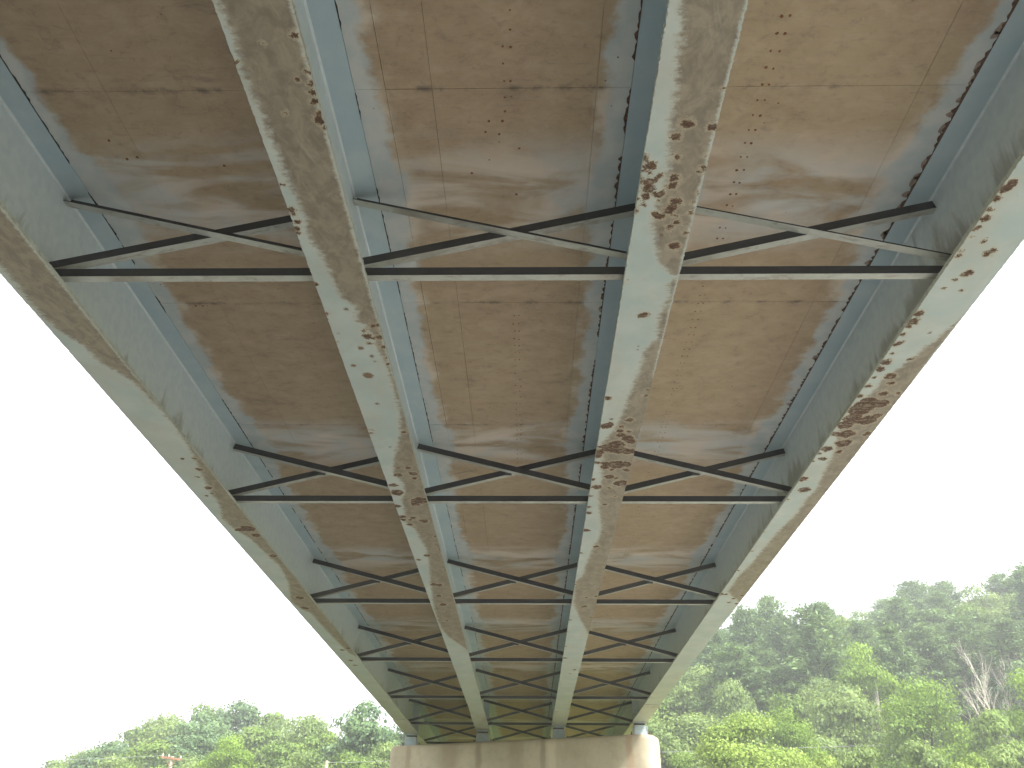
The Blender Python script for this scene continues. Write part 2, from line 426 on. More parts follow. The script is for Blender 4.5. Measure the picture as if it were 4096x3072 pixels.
# ------------------------------------------------------------------ girders
SPOTS = {
    1: '0.007,8.65,0.020 0.145,8.63,0.026 0.094,8.93,0.041 0.007,9.15,0.021 0.026,9.48,0.049 0.013,9.66,0.025 -0.076,9.74,0.022 0.032,14.23,0.077 -0.031,14.88,0.071 0.149,17.97,0.053 0.008,18.14,0.053 0.002,19.15,0.050 0.009,19.65,0.051 0.112,30.16,0.050 0.104,10.89,0.103 -0.017,10.94,0.069 0.138,11.15,0.070 0.156,12.03,0.060',
    2: '0.183,3.08,0.014 0.205,3.22,0.010 0.200,3.33,0.020 0.198,3.42,0.021 0.195,3.48,0.021 0.195,3.55,0.024 0.192,3.70,0.034 0.194,3.64,0.015 0.205,3.75,0.016 -0.201,3.26,0.007 0.118,3.38,0.010 -0.018,3.13,0.006 -0.021,3.63,0.006 -0.198,4.25,0.017 -0.184,4.51,0.021 -0.183,4.56,0.016 -0.179,4.64,0.022 -0.195,4.71,0.018 -0.191,4.76,0.015 -0.201,5.37,0.018 -0.196,5.79,0.019 -0.029,5.72,0.029* -0.164,6.09,0.017* -0.187,6.23,0.013 0.147,5.97,0.028 0.206,5.96,0.019 0.065,6.05,0.032 0.207,6.05,0.019 0.087,6.14,0.037 0.182,6.15,0.039 0.134,6.16,0.022 0.080,6.24,0.022 0.196,6.30,0.031 -0.013,6.32,0.040* 0.070,6.46,0.029* 0.083,6.55,0.018* -0.127,6.62,0.032* 0.199,6.49,0.014 0.202,6.59,0.011 -0.022,6.80,0.066* -0.024,7.35,0.030* -0.180,7.93,0.021 -0.192,8.00,0.021 -0.032,8.34,0.022* 0.165,7.98,0.027 -0.018,8.89,0.029* 0.098,8.89,0.032 -0.044,9.09,0.047 0.134,9.05,0.053 0.141,9.19,0.030 -0.143,9.40,0.054 -0.130,9.62,0.086 0.126,9.88,0.107 0.054,9.99,0.057 -0.183,10.06,0.045 -0.171,10.44,0.053 -0.170,10.55,0.040 -0.027,10.47,0.043 -0.080,10.55,0.027 0.092,10.59,0.060 -0.100,10.72,0.044 -0.020,10.96,0.014 0.198,11.18,0.028 0.214,11.74,0.033 -0.016,12.00,0.048 -0.152,12.19,0.049* 0.211,12.67,0.035 -0.049,13.44,0.057 0.038,13.47,0.057 -0.022,14.08,0.046 -0.002,14.62,0.065 -0.018,15.71,0.032 0.004,15.12,0.018',
    3: '0.022,3.75,0.040 -0.039,3.85,0.031 0.182,3.77,0.022 0.188,4.02,0.016 0.002,4.03,0.023 0.188,4.12,0.011 0.182,4.16,0.012 -0.197,4.03,0.018 -0.157,4.10,0.039 -0.208,4.10,0.013 -0.213,4.15,0.013 -0.158,4.17,0.023 0.194,3.48,0.007 -0.202,4.21,0.023 -0.093,4.20,0.023 0.018,4.22,0.033 0.005,4.29,0.034 -0.155,4.25,0.044 -0.146,4.32,0.047 -0.153,4.39,0.034 -0.075,4.38,0.031 -0.036,4.35,0.014 -0.199,4.42,0.015 -0.161,4.47,0.010 -0.067,4.43,0.012 -0.202,4.54,0.021 0.056,4.45,0.038 0.022,4.53,0.035 0.051,4.51,0.021 -0.046,4.59,0.042 0.080,4.60,0.012 0.093,4.66,0.028 0.061,4.71,0.029 0.006,4.73,0.023* 0.010,4.80,0.024* 0.120,4.93,0.044 0.187,4.56,0.014 0.188,4.45,0.014 0.190,4.78,0.016 0.197,4.37,0.010 0.194,4.72,0.011 0.002,5.82,0.041 0.010,6.30,0.015* 0.009,6.36,0.018* -0.197,5.36,0.012 -0.182,7.25,0.034 0.183,7.20,0.022 0.184,7.08,0.014 -0.110,7.68,0.031* 0.077,7.70,0.033 -0.127,7.81,0.052 -0.145,7.84,0.062 0.077,7.71,0.041 0.007,7.86,0.026 0.003,7.95,0.037 0.093,7.96,0.029 0.015,8.05,0.048 0.098,8.12,0.069 -0.002,8.27,0.092 0.147,8.20,0.054 -0.092,8.36,0.093 -0.184,8.45,0.066 0.029,8.41,0.098 0.154,8.45,0.077 -0.173,8.34,0.038 -0.186,8.57,0.050 -0.185,8.74,0.045 -0.077,8.79,0.062 0.046,8.80,0.102 0.147,8.79,0.068 -0.083,8.86,0.051 0.006,8.93,0.029 0.174,8.95,0.040 -0.008,9.14,0.058 0.069,9.18,0.029 0.135,9.33,0.083 0.196,9.28,0.041 -0.205,9.22,0.029 -0.136,9.45,0.066 0.013,9.46,0.021 -0.193,9.73,0.031 0.007,10.00,0.035 0.108,9.73,0.022 -0.198,10.09,0.032 -0.180,10.29,0.039 -0.171,10.93,0.051 0.014,11.58,0.043 -0.209,11.87,0.029 -0.207,13.43,0.036 0.013,14.14,0.034 0.020,14.72,0.052 0.173,14.10,0.038 0.170,15.43,0.027 -0.173,15.35,0.023 -0.193,15.63,0.037 -0.209,16.50,0.029 -0.186,17.71,0.026 -0.171,18.80,0.054 0.098,20.02,0.046 0.014,20.47,0.029',
    4: '-0.020,5.27,0.042 -0.072,5.35,0.015 -0.118,5.46,0.014 0.032,5.49,0.010 0.016,5.02,0.026 -0.181,5.06,0.019 -0.175,5.80,0.041 -0.177,5.93,0.054 -0.184,6.00,0.029 -0.186,6.12,0.017 -0.166,6.25,0.032 -0.193,6.30,0.022 -0.167,6.43,0.015 -0.171,6.58,0.054 -0.176,6.70,0.041 -0.174,7.01,0.031 -0.180,6.85,0.014 0.033,6.10,0.025* 0.038,6.53,0.022 -0.030,6.83,0.055 0.019,6.95,0.030 0.029,7.15,0.043 0.158,7.15,0.029 -0.183,7.21,0.034 -0.058,7.36,0.122 -0.090,7.49,0.124 0.076,7.36,0.073 -0.100,7.68,0.101 0.048,7.71,0.101 -0.133,7.81,0.087 0.119,7.61,0.050 -0.051,8.02,0.089 -0.160,8.02,0.052 0.169,8.02,0.042 -0.011,8.24,0.085 -0.142,8.39,0.065 0.012,8.46,0.038 -0.118,8.64,0.044 -0.192,8.50,0.022 -0.178,9.20,0.058 -0.070,9.52,0.072 -0.218,8.90,0.017 -0.209,8.70,0.020 -0.189,9.83,0.018 -0.202,10.35,0.019 -0.205,10.98,0.020 -0.199,11.41,0.014 -0.192,11.76,0.018 -0.191,12.67,0.023 -0.212,13.94,0.058 0.025,14.43,0.034 0.063,14.19,0.033 0.166,14.02,0.033 0.177,14.51,0.034 -0.121,13.94,0.033 -0.185,4.34,0.037 -0.160,4.28,0.043 -0.194,4.43,0.037 -0.183,4.54,0.024 -0.170,4.64,0.035 -0.171,4.73,0.018 -0.188,4.75,0.016 -0.177,4.84,0.013 -0.188,5.00,0.015 -0.180,5.07,0.015 -0.071,4.89,0.022 0.042,4.99,0.033 0.035,5.05,0.013',
}
BOUND = {      # where the band of old dirt begins across each flange, along the bridge
    1: '5.32,-0.151 5.58,-0.166 5.80,-0.162 6.04,-0.131 6.29,-0.022 6.56,-0.012 6.74,0.085 6.93,0.158 7.84,0.228 8.47,0.171 9.48,0.026 10.06,-0.019 10.51,-0.125 10.89,-0.089 11.30,0.021 12.07,0.080 12.50,0.125 13.34,0.054 14.46,-0.179 14.96,-0.117 15.18,-0.009 16.94,0.033',
    2: '2.86,-0.191 3.05,-0.165 3.32,-0.178 3.48,-0.174 3.75,-0.153 3.98,-0.144 4.29,-0.131 4.57,-0.102 4.80,-0.133 4.96,-0.087 5.17,-0.067 5.42,-0.052 5.57,-0.030 5.67,0.064 5.90,0.032 5.95,0.096 6.32,0.148 6.60,0.170 7.02,0.187 7.46,0.188 7.98,0.125 8.41,0.027 8.78,-0.058 9.01,-0.089 9.33,-0.019 9.55,-0.023 9.85,-0.102 10.04,-0.101 10.62,-0.161 10.92,-0.053 11.25,-0.028 11.77,0.019 12.36,-0.015 13.03,-0.068 13.37,-0.103 13.62,-0.099 14.31,-0.150 15.37,-0.190 16.35,-0.177',
    3: '2.88,-0.158 3.05,-0.115 3.15,-0.114 3.31,-0.102 3.56,-0.075 3.72,-0.084 3.94,-0.058 4.15,-0.029 4.63,-0.080 4.86,-0.034 5.11,0.042 5.22,0.104 5.30,0.201 5.41,0.142 5.54,0.177 5.83,0.134 6.17,0.165 6.36,0.078 6.59,0.073 6.84,0.060 7.01,0.036 7.35,0.011 7.70,-0.021 8.01,-0.084 8.25,-0.160 8.81,-0.127 9.14,-0.093 9.69,-0.094 10.14,-0.053 10.78,0.021 11.21,0.026 11.60,-0.031 12.37,-0.088 12.95,-0.108 13.28,-0.206 14.54,-0.175',
    4: '5.92,0.194 6.17,0.139 6.36,0.086 6.64,0.009 6.86,-0.090 7.09,-0.080 7.41,-0.166 8.05,-0.138 8.43,-0.049 8.82,-0.011 9.57,0.069 9.78,0.037 10.28,0.058 10.98,-0.023 11.58,-0.043 12.32,-0.066 13.02,-0.127',
}
def bound(g):
    p = [tuple(map(float, q.split(','))) for q in BOUND[g].split()]
    pre = {1: [(2, -.19), (5, -.16)], 2: [(2, -.2)], 3: [(2, -.16)], 4: [(2, .4), (5.6, .35)]}[g]
    post = {1: [(18.4, .1), (19.5, .4)], 2: [(17.0, -.08), (18.8, .4)], 3: [(15.6, 0), (17.6, .4)], 4: [(13.8, -.12), (14.6, .3), (15.5, .4)]}[g]
    p = pre + p + post
    return [a for a, b in p], [b for a, b in p]

def flange_mesh(g):
    us = np.linspace(-FW / 2, FW / 2, 29)
    ys = np.unique(np.round(np.concatenate([[Y0, -2, 1.5], np.arange(2.4, 12, .016), np.arange(12, 34, .035), [36, 40, Y1]]), 4))
    # slightly rough, section-lossed flange edges
    nu, ny = len(us), len(ys)
    U, Yv = np.meshgrid(us, ys)
    by, bu = bound(g)
    gr = (U - np.interp(Yv, by, bu)) / .03
    edge = np.interp(Yv, [2, 4.5, 6.8, 7.3], [.193, .196, .2, .3])
    gr = np.minimum(gr, (edge - U) / .012)
    gr = np.clip(gr, -4, 4)
    ru = np.full(U.shape, -6.0); st = np.full(U.shape, -12.0)
    for s in SPOTS[g].split():
        star = s.endswith('*')
        a, b, r = map(float, s.strip('*').split(','))
        j0, j1 = np.searchsorted(ys, [b - .3, b + .3])
        dd = np.hypot(U[j0:j1] - a, (Yv[j0:j1] - b) * (1 if b < 12 else .8))
        if star: st[j0:j1] = np.maximum(st[j0:j1], (r * .85 - dd) / .012)
        else: ru[j0:j1] = np.maximum(ru[j0:j1], (r - dd) / .018)
    me = bpy.data.meshes.new('bottom_flange')
    wob = (np.interp(Yv, ys, rng.normal(0, .0022, ny))) * (np.abs(U) > FW / 2 - .001) * np.sign(U)
    zz = np.zeros(U.shape)
    v0 = np.stack([U + wob, Yv, zz], -1).reshape(-1, 3)
    v1 = v0.copy(); v1[:, 2] = .036
    f = []
    for j in range(ny - 1):
        b0 = j * nu
        f += [(b0 + i, b0 + nu + i, b0 + nu + i + 1, b0 + i + 1) for i in range(nu - 1)]
    nb = len(f)
    # top face as two strips and the two edges
    top = np.stack([np.concatenate([v0[0::nu], v0[nu - 1::nu]])], 0)[0].copy(); top[:, 2] = .036
    T0 = len(v0)
    for j in range(ny - 1):
        l0, l1, r0, r1 = T0 + j, T0 + j + 1, T0 + ny + j, T0 + ny + j + 1
        f.append((l0, r0, r1, l1))
        f.append((j * nu, l0, l1, (j + 1) * nu))
        f.append((j * nu + nu - 1, (j + 1) * nu + nu - 1, r1, r0))
    f.append((0, nu - 1, T0 + ny, T0))
    f.append(((ny - 1) * nu, T0 + ny - 1, T0 + 2 * ny - 1, (ny - 1) * nu + nu - 1))
    v = np.concatenate([v0, top])
    me.from_pydata(v.tolist(), [], f)
    me.materials.append(M['flange']); me.materials.append(M['edge'])
    mi = np.ones(len(f), int); mi[:nb] = 0
    me.polygons.foreach_set('material_index', mi.tolist())
    for nm, arr in (('grime', gr), ('rust', ru), ('star', st)):
        a = me.attributes.new(nm, 'FLOAT', 'POINT')
        full = np.concatenate([arr.ravel(), np.full(2 * ny, -4.0)])
        a.data.foreach_set('value', full.astype(np.float32))
    me.update()
    return me

def seam_strip(side, w0, w1, seed, gap=.0):
    """ragged line of rust and dark open joint where the top flange edge meets the concrete"""
    r = np.random.default_rng(seed)
    mb = MB()
    y = 1.5
    while y < 33:
        L = r.uniform(.06, .35)
        if r.random() > gap:
            n = max(2, int(L / .03))
            yy = np.linspace(y, y + L, n + 1)
            w = np.abs(r.normal(w0, w1, n + 1)) + .003
            w[0] = w[-1] = .002
            vs = []
            for a, b in zip(yy, w):
                vs += [(0, a, 0), (side * b, a, 0), (0, a, .006), (side * b, a, .006)]
            fs = []
            for k in range(n):
                q = 4 * k
                fs += [(q, q + 1, q + 5, q + 4), (q + 1, q + 3, q + 7, q + 5)]
            mb.add(vs, fs)
        y += L
    return mb

def blob(mb, cx, cy, rx, ry, z0, z1, r, n=11, mi=0):
    a = np.linspace(0, 2 * np.pi, n, endpoint=False)
    k = 1 + r.normal(0, .13, n)
    b = [(cx + rx * k[i] * math.cos(a[i]), cy + ry * k[i] * math.sin(a[i]), z0) for i in range(n)]
    t = [(p[0], p[1], z1) for p in b]
    mb.add(b + t, [tuple(range(n))[::-1]] + [(i, (i + 1) % n, n + (i + 1) % n, n + i) for i in range(n)], mi)

GLAB = {1: 'leftmost steel bridge girder with pale grey web, dirt along its inner flange edge',
        2: 'second steel girder from the left with brown stained flange and scattered rust spots',
        3: 'third steel girder from the left with heavy rust blotches on its pale flange',
        4: 'rightmost steel bridge girder beside the open sky with a rust-scarred flange'}
def build_girder(g):
    x = GX[g]
    root = tag(empty('girder', (x, 0, H)), GLAB[g], 'girder', 'steel girders under the bridge deck')
    bf = link('bottom_flange', flange_mesh(g), root)
    web = MB().box(-.011, .011, Y0, Y1, .036, D).build('web', M['web'], root)
    tf = MB().box(-.212, .212, Y0, Y1, D, D + .036).build('top_flange', [M['topf']], root)
    for s in (-1, 1):
        w = .016
        MB().add([(s * .0112, Y0, D - w), (s * (.011 + w), Y0, D - .0005), (s * .0112, Y0, D - .0005), (s * .0112, Y1, D - w), (s * (.011 + w), Y1, D - .0005), (s * .0112, Y1, D - .0005)],
                 [(0, 1, 4, 3), (1, 2, 5, 4), (2, 0, 3, 5), (0, 2, 1), (3, 4, 5)]).build('fillet', M['weld'], web)
        heavy = {(1, 1): (.005, .004, .35), (2, 1): (.004, .003, .45), (2, -1): (.005, .004, .4), (3, -1): (.014, .008, .04), (3, 1): (.005, .004, .4), (4, -1): (.015, .008, .02)}.get((g, s))
        if heavy:
            o = seam_strip(s, heavy[0], heavy[1], g * 10 + s + 5, heavy[2]).build('flange_seam', M['seam' if heavy[0] > .01 else 'seamblack'], tf, (s * .2125, 0, D - .003))
            tag(o, kind='stuff')
    # splice cover plate over the pier
    yb = ybear(x)
    MB().box(-.225, .225, yb - 3.1, yb + 3.1, -.018, -.0005).build('cover_plate', M['edge'], bf)
    for s in (-1, 1):
        a, b = (.0115, .19) if s > 0 else (-.19, -.0115)
        MB().box(a, b, yb - .01, yb + .01, .0365, D - .001).build('bearing_stiffener', M['web'], web)
    # small angle clips where the frames are welded to the web
    for k, yf in enumerate(FR):
        for s in (-1, 1):
            if (g == 1 and s < 0) or (g == 4 and s > 0): continue
            a, b = (.0115, .075) if s > 0 else (-.075, -.0115)
            MB().box(a, b, yf + .078, yf + .086, .1, .2).build('clip_plate', M['web'], web)
    return root
for g in (1, 2, 3, 4): build_girder(g)

# ------------------------------------------------------------------ cross frames
def angle_bar(mb, p0, p1, leg=.076, t=.009, flip=False, mats=(0, 1)):
    """rolled angle from p0 to p1 (x, z of its heel), standing leg in the frame plane, the other leg level with the heel"""
    (xa, za), (xb, zb) = p0, p1
    dx, dz = xb - xa, zb - za
    L = math.hypot(dx, dz); nx, nz = -dz / L * leg, dx / L * leg      # across the standing leg
    tx, tz = nx / leg * t, nz / leg * t
    s = -1 if flip else 1
    def solid(y0, y1, ox, oz, wx, wz, mi_main, mi_low):
        v = []
        for (px, pz) in ((xa, za), (xb, zb)):
            v += [(px + ox, y0, pz + oz), (px + ox, y1, pz + oz), (px + ox + wx, y1, pz + oz + wz), (px + ox + wx, y0, pz + oz + wz)]
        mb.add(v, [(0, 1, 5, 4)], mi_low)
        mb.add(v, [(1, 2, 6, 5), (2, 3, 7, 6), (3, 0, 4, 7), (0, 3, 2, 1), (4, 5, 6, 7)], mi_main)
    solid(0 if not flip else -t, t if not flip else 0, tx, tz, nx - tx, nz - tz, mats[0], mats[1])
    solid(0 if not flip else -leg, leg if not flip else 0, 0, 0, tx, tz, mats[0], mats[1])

ROWN = ['nearest row', 'second row', 'third row', 'fourth row', 'fifth row', 'sixth row', 'row at the pier']
BAYN = ['left bay', 'middle bay', 'right bay']
def build_frame(row, bay):
    xa, xb = GX[bay + 1] + .0125, GX[bay + 2] - .0125
    c = (xa + xb) / 2
    root = empty('cross_frame', (c, FR[row], H))
    tag(root, 'dark X-shaped steel cross frame, %s, %s under the deck' % (ROWN[row], BAYN[bay]), 'cross frame', 'cross frames between the girders')
    w = (xb - xa) / 2
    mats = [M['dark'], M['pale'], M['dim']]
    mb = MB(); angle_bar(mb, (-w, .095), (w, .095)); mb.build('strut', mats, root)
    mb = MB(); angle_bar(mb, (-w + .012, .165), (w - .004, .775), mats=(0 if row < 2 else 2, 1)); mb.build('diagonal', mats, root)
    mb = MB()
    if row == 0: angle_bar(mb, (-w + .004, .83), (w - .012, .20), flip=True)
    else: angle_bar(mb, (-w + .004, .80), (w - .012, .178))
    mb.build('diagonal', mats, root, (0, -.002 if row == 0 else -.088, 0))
    if 0 < row < 4:
        MB().box(-.045, .045, -.0015 if row == 0 else -.0115, -.0005, .455, .525).build('filler_plate', M['dim'], root)
for row in range(7):
    for bay in range(3): build_frame(row, bay)

# ------------------------------------------------------------------ deck
def build_deck():
    root = tag(empty('bridge_deck', (0, 0, ZS)), 'brown concrete bridge deck overhead with form seams and blue paint overspray', 'bridge deck')
    MB().box(-4.45, 4.45, Y0, Y1, .016, .24).build('slab', M['slab'], root)
    for s in (-1, 1):
        a, b = sorted((s * 3.885, s * 4.45))
        MB().box(a, b, Y0, Y1, 0, .0155).build('overhang_soffit', M['slab'], root)
        a, b = sorted((s * 4.15, s * 4.45))
        MB().box(a, b, Y0, Y1, .2405, 1.02).build('parapet', M['slab'], root)
    cols = [(-3.446, -2.84), (-2.84, -1.434), (-1.006, -.78), (-.78, -.44), (-.44, .757), (.757, 1.006), (1.434, 3.09), (3.09, 3.446)]
    rows = [4.243 + 2.665 * k for k in range(-2, 13)]
    r = np.random.default_rng(3)
    for (a, b) in cols:
        ga = .0 if abs(abs(a) % 2.44 - 1.22) < .3 else .0022
        me = None
        for y in rows:
            if me is None:
                o = MB().box(a + .0013, b - .0013, .0016, 2.6634, 0, .015).build('soffit_panel', M['deck'], root, (0, y, 0))
                me = o.data
            else:
                o = link('soffit_panel', me, root, (0, y, 0))
            o.location.z = r.uniform(-.0012, .0012)
    # rest of the soffit, out of sight of the form seams
    for (a, b) in ((-3.446, -1.434), (-1.006, 1.006), (1.434, 3.446)):
        MB().box(a, b, Y0, rows[0] - .003, 0, .015).build('rear_soffit', M['deck'], root)
        MB().box(a, b, rows[-1] + 2.668, Y1, 0, .015).build('far_soffit', M['deck'], root)
    # rust stains where bar supports touch the soffit, and scaled concrete by the rusted flange edges
    mb = MB()
    def dot(x, y, rr): blob(mb, x, y, rr, rr * 1.1, -.0022, -.0012, r, 8)
    y = 2.8
    while y < 15:
        for dx in (-.0, .052):
            if r.random() < .93: dot(1.943 + dx + .0035 * (y - 4) + r.normal(0, .003), y + r.normal(0, .004), r.uniform(.0075, .0125) * (1 if y < 6.3 else .75))
        y += .1425
    for y0, y1 in ((2.6, 4.5), (7.0, 11)):
        y = y0
        while y < y1:
            for dx in (0, .05):
                if r.random() < .75: dot(.085 + dx + (.03 if y > 6 else 0) + r.normal(0, .004), y + r.normal(0, .006), r.uniform(.006, .010))
            y += .143
    for x, y in ((.037, 4.68), (-.068, 4.657), (-.039, 4.549), (.065, 4.55), (.19, 4.83), (-.2, 5.1), (.16, 5.35)): dot(x, y, .011)
    y = 3.0
    while y < 9.5:
        for dx in (0, .05):
            if r.random() < .7: dot(-1.62 + dx + r.normal(0, .005), y, r.uniform(.005, .009))
        y += .143
    for x, y in ((-3.02, 4.72), (-2.96, 4.92), (-2.87, 4.9), (-3.1, 6.95), (-3.03, 6.95), (-2.2, 5.0)): dot(x, y, .012)
    for k in range(60): dot(r.choice([-2.44, 0, 2.44]) + r.uniform(-.9, .9), r.uniform(2.8, 12), r.uniform(.003, .007))
    blob(mb, -1.71, 6.98 + .12, .033, .05, -.0022, -.0012, r, 12)
    tag(mb.build('rust_stain', M['rustdot'], root), kind='stuff')
    mb = MB()
    for y in list(np.arange(3.2, 6.6, .17)) + [7.4, 7.9, 8.7, 9.1]:
        y = y + r.normal(0, .05)
        big = 1.25 if 4.6 < y < 5.7 else .8
        blob(mb, 3.66 - .213 - r.uniform(.0, .03), y, r.uniform(.02, .05) * big, r.uniform(.03, .07) * big, -.0026, -.0014, r, 12)
    for y, s in ((5.55, .03), (6.1, .012), (7.03, .03), (8.8, .022), (9.05, .018), (9.3, .02), (9.5, .02), (11.2, .025), (12.5, .02)):
        blob(mb, 1.22 - .213 - .01, y, s, s * 1.4, -.0026, -.0014, r, 11)
    tag(mb.build('scaled_patch', M['spall'], root), kind='stuff')
build_deck()

# ------------------------------------------------------------------ pier and bearings
PT = 5.2
def build_pier():
    L, R, Rc = 4.50, .62, .1
    prof = []
    for k in range(13):
        a = -math.pi / 2 + math.pi * k / 12
        prof.append((L - .42 + .42 * max(0, math.cos(a)) ** .5, R * math.sin(a)))
    prof = prof + [(-x, -y) for x, y in prof]
    n = len(prof)
    v, f = [], []
    lev = [(-1, 0), (1.5, 0), (PT - .16, 0), (PT - .1, .006), (PT - .04, .03), (PT, .09)]
    for z, ins in lev:
        for x, y in prof:
            l = math.hypot(x, y) or 1
            v.append((x - math.copysign(min(ins, abs(x)), x) if abs(x) > L - .5 else x, y - math.copysign(min(ins, abs(y)), y), z))
    for j in range(len(lev) - 1):
        f += [(j * n + i, j * n + (i + 1) % n, (j + 1) * n + (i + 1) % n, (j + 1) * n + i) for i in range(n)]
    f.append(tuple((len(lev) - 1) * n + i for i in range(n)))
    rz = math.atan2(-.4, 1)
    root = tag(empty('bridge_pier', (-.03, 29.1, 0), rz), 'tan concrete wall pier with rounded ends carrying the girders', 'pier')
    o = mesh_obj('pier_wall', v, f, M['pier'], root, smooth=True)
    MB().box(-5.0, 5.0, -1.0, 1.0, -1.5, .12).build('footing', M['slab'], root)
build_pier()
BLAB = ['leftmost bearing on the pier with a pale upright rod beside it', 'bearing under the second girder from the left on the pier',
        'bearing under the third girder from the left on the pier', 'rightmost blue-grey bearing on the rounded pier end']
def build_bearing(i):
    x = GX[i + 1]
    root = tag(empty('bearing', (x, ybear(x), PT), 0), BLAB[i], 'bearing', 'bearings on the pier top')
    h = H - .0185 - PT
    bp = MB().box(-.24, .24, -.2, .2, .0005, .03).build('base_plate', M['bearing'], root)
    w0, w1, t0, t1 = .185, .165, .15, .1
    MB().add([(-w0, -t0, .0305), (w0, -t0, .0305), (w0, t0, .0305), (-w0, t0, .0305), (-w1, -t1, h - .085), (w1, -t1, h - .085), (w1, t1, h - .085), (-w1, t1, h - .085)],
             [(0, 3, 2, 1), (4, 5, 6, 7), (0, 1, 5, 4), (1, 2, 6, 5), (2, 3, 7, 6), (3, 0, 4, 7)]).build('pedestal', M['bearing'], root)
    mb = MB(); mb.tube((-.17, 0, h - .058), (.17, 0, h - .058), .026, .026, 10); mb.build('pin', M['boltm'], root)
    MB().box(-.19, .19, -.14, .14, h - .032, h - .0005).build('sole_plate', M['bearing'], root)
    for s in (-1, 1):
        MB().box(s * .2 - .008, s * .2 + .008, -.12, .12, .0305, h - .12).build('side_plate', M['weld'], root)
        mb = MB(); mb.tube((s * .275, -.1, -.01), (s * .275, -.1, .13), .016, .016, 6); mb.tube((s * .275, -.1, .03), (s * .275, -.1, .06), .03, .03, 6)
        mb.build('anchor_bolt', M['boltm'], bp)
for i in range(4): build_bearing(i)

# ------------------------------------------------------------------ trees
LEAF = dict(
    pine=mat_leaf('pine_needles', (.075, .145, .06), (.24, .37, .14), .32),
    oak=mat_leaf('oak_leaves', (.09, .17, .035), (.27, .39, .09), .42),
    maple=mat_leaf('maple_leaves', (.12, .22, .025), (.30, .46, .06), .42),
    willow=mat_leaf('yellow_green_leaves', (.16, .26, .04), (.37, .50, .10), .42),
    grey=mat_leaf('grey_green_leaves', (.12, .195, .06), (.31, .42, .13), .42),
    blue=mat_leaf('blue_green_leaves', (.07, .14, .065), (.20, .31, .125), .35),
)

def quads_mesh(name, cen, nrm, up, w, h, tone, mat):
    """many small leaf-spray faces: bent quads given by centre, normal, direction, size"""
    n = len(cen)
    nrm = nrm / np.linalg.norm(nrm, axis=1, keepdims=True)
    side = np.cross(nrm, up)
    side /= np.linalg.norm(side, axis=1, keepdims=True) + 1e-9
    upv = np.cross(side, nrm)
    w = w[:, None] * .5; h = h[:, None] * .5
    # leaf-like outline: kite, tip to base, folded along its length
    v = np.stack([cen - upv * h, cen + side * w - upv * h * .15 + nrm * w * .35, cen + upv * h, cen - side * w + upv * h * .1 + nrm * w * .35], 1).reshape(-1, 3)
    me = bpy.data.meshes.new(name)
    me.vertices.add(n * 4); me.loops.add(n * 4); me.polygons.add(n)
    me.vertices.foreach_set('co', v.ravel().astype(np.float32))
    me.loops.foreach_set('vertex_index', np.arange(n * 4, dtype=np.int32))
    me.polygons.foreach_set('loop_start', np.arange(0, n * 4, 4, dtype=np.int32))
    a = me.attributes.new('tone', 'FLOAT', 'POINT')
    a.data.foreach_set('value', np.repeat(tone, 4).astype(np.float32))
    me.materials.append(mat)
    me.update(calc_edges=True)
    return me

def rnd_dirs(r, n):
    d = r.normal(0, 1, (n, 3)); return d / np.linalg.norm(d, axis=1, keepdims=True)

def broad_proto(seed, mat, clumps=46, per=95, tall=1.0, leaf=.055, droop=0.0, low=.12, spiky=.0):
    """unit broadleaf: 1 high, crown about .6 wide; returns trunk mesh, crown mesh"""
    r = np.random.default_rng(seed)
    cc, cr = [], []
    for k in range(clumps):
        d = rnd_dirs(r, 1)[0]
        rad = r.uniform(.35, 1) ** .45
        z = low + (1 - low) * .5 + d[2] * rad * (1 - low) * .5
        taper = .62 + .38 * math.sin(min(1, max(0, (1.05 - z) / (1 - low))) * math.pi * .62)
        cc.append((d[0] * rad * .33 * taper * r.uniform(.8, 1.15), d[1] * rad * .33 * taper * r.uniform(.8, 1.15), z - .06))
        cr.append(r.uniform(.075, .135))
    cc = np.array(cc); cr = np.array(cr)
    ci = np.repeat(np.arange(clumps), per)
    n = len(ci)
    d = rnd_dirs(r, n)
    d[:, 2] = np.where(r.random(n) < .7, np.abs(d[:, 2]), d[:, 2])
    rad = cr[ci] * r.uniform(.55, 1.12, n) * (1 + .25 * r.normal(0, 1, n) * .4)
    cen = cc[ci] + d * rad[:, None] * np.array([1.25, 1.25, .72])
    nrm = d + rnd_dirs(r, n) * .75 + np.array([0, 0, .35])
    up = rnd_dirs(r, n) + np.array([0, 0, spiky * 2 - droop * 2])
    s = leaf * r.uniform(.6, 1.35, n)
    tone = np.clip(.45 + .35 * r.normal(0, .6, clumps)[ci] + .25 * r.normal(0, 1, n), 0, 1)
    crown = quads_mesh('crown', cen, nrm, up, s * .62, s * (1.0 + spiky * .6 + droop * .6), tone, LEAF[mat])
    mb = MB()
    mb.tube((0, 0, -.03), (.004, 0, .3), .022, .016, 7)
    mb.tube((.004, 0, .3), (0, .006, .72), .016, .005, 6)
    for k in range(9):
        c = cc[r.integers(clumps)]
        z0 = r.uniform(.16, .5)
        mb.tube((0, 0, z0), (c[0] * .85, c[1] * .85, max(z0 + .05, c[2])), .008, .0025, 5)
    t = mb.build('trunk', M['bark'])
    return t, crown

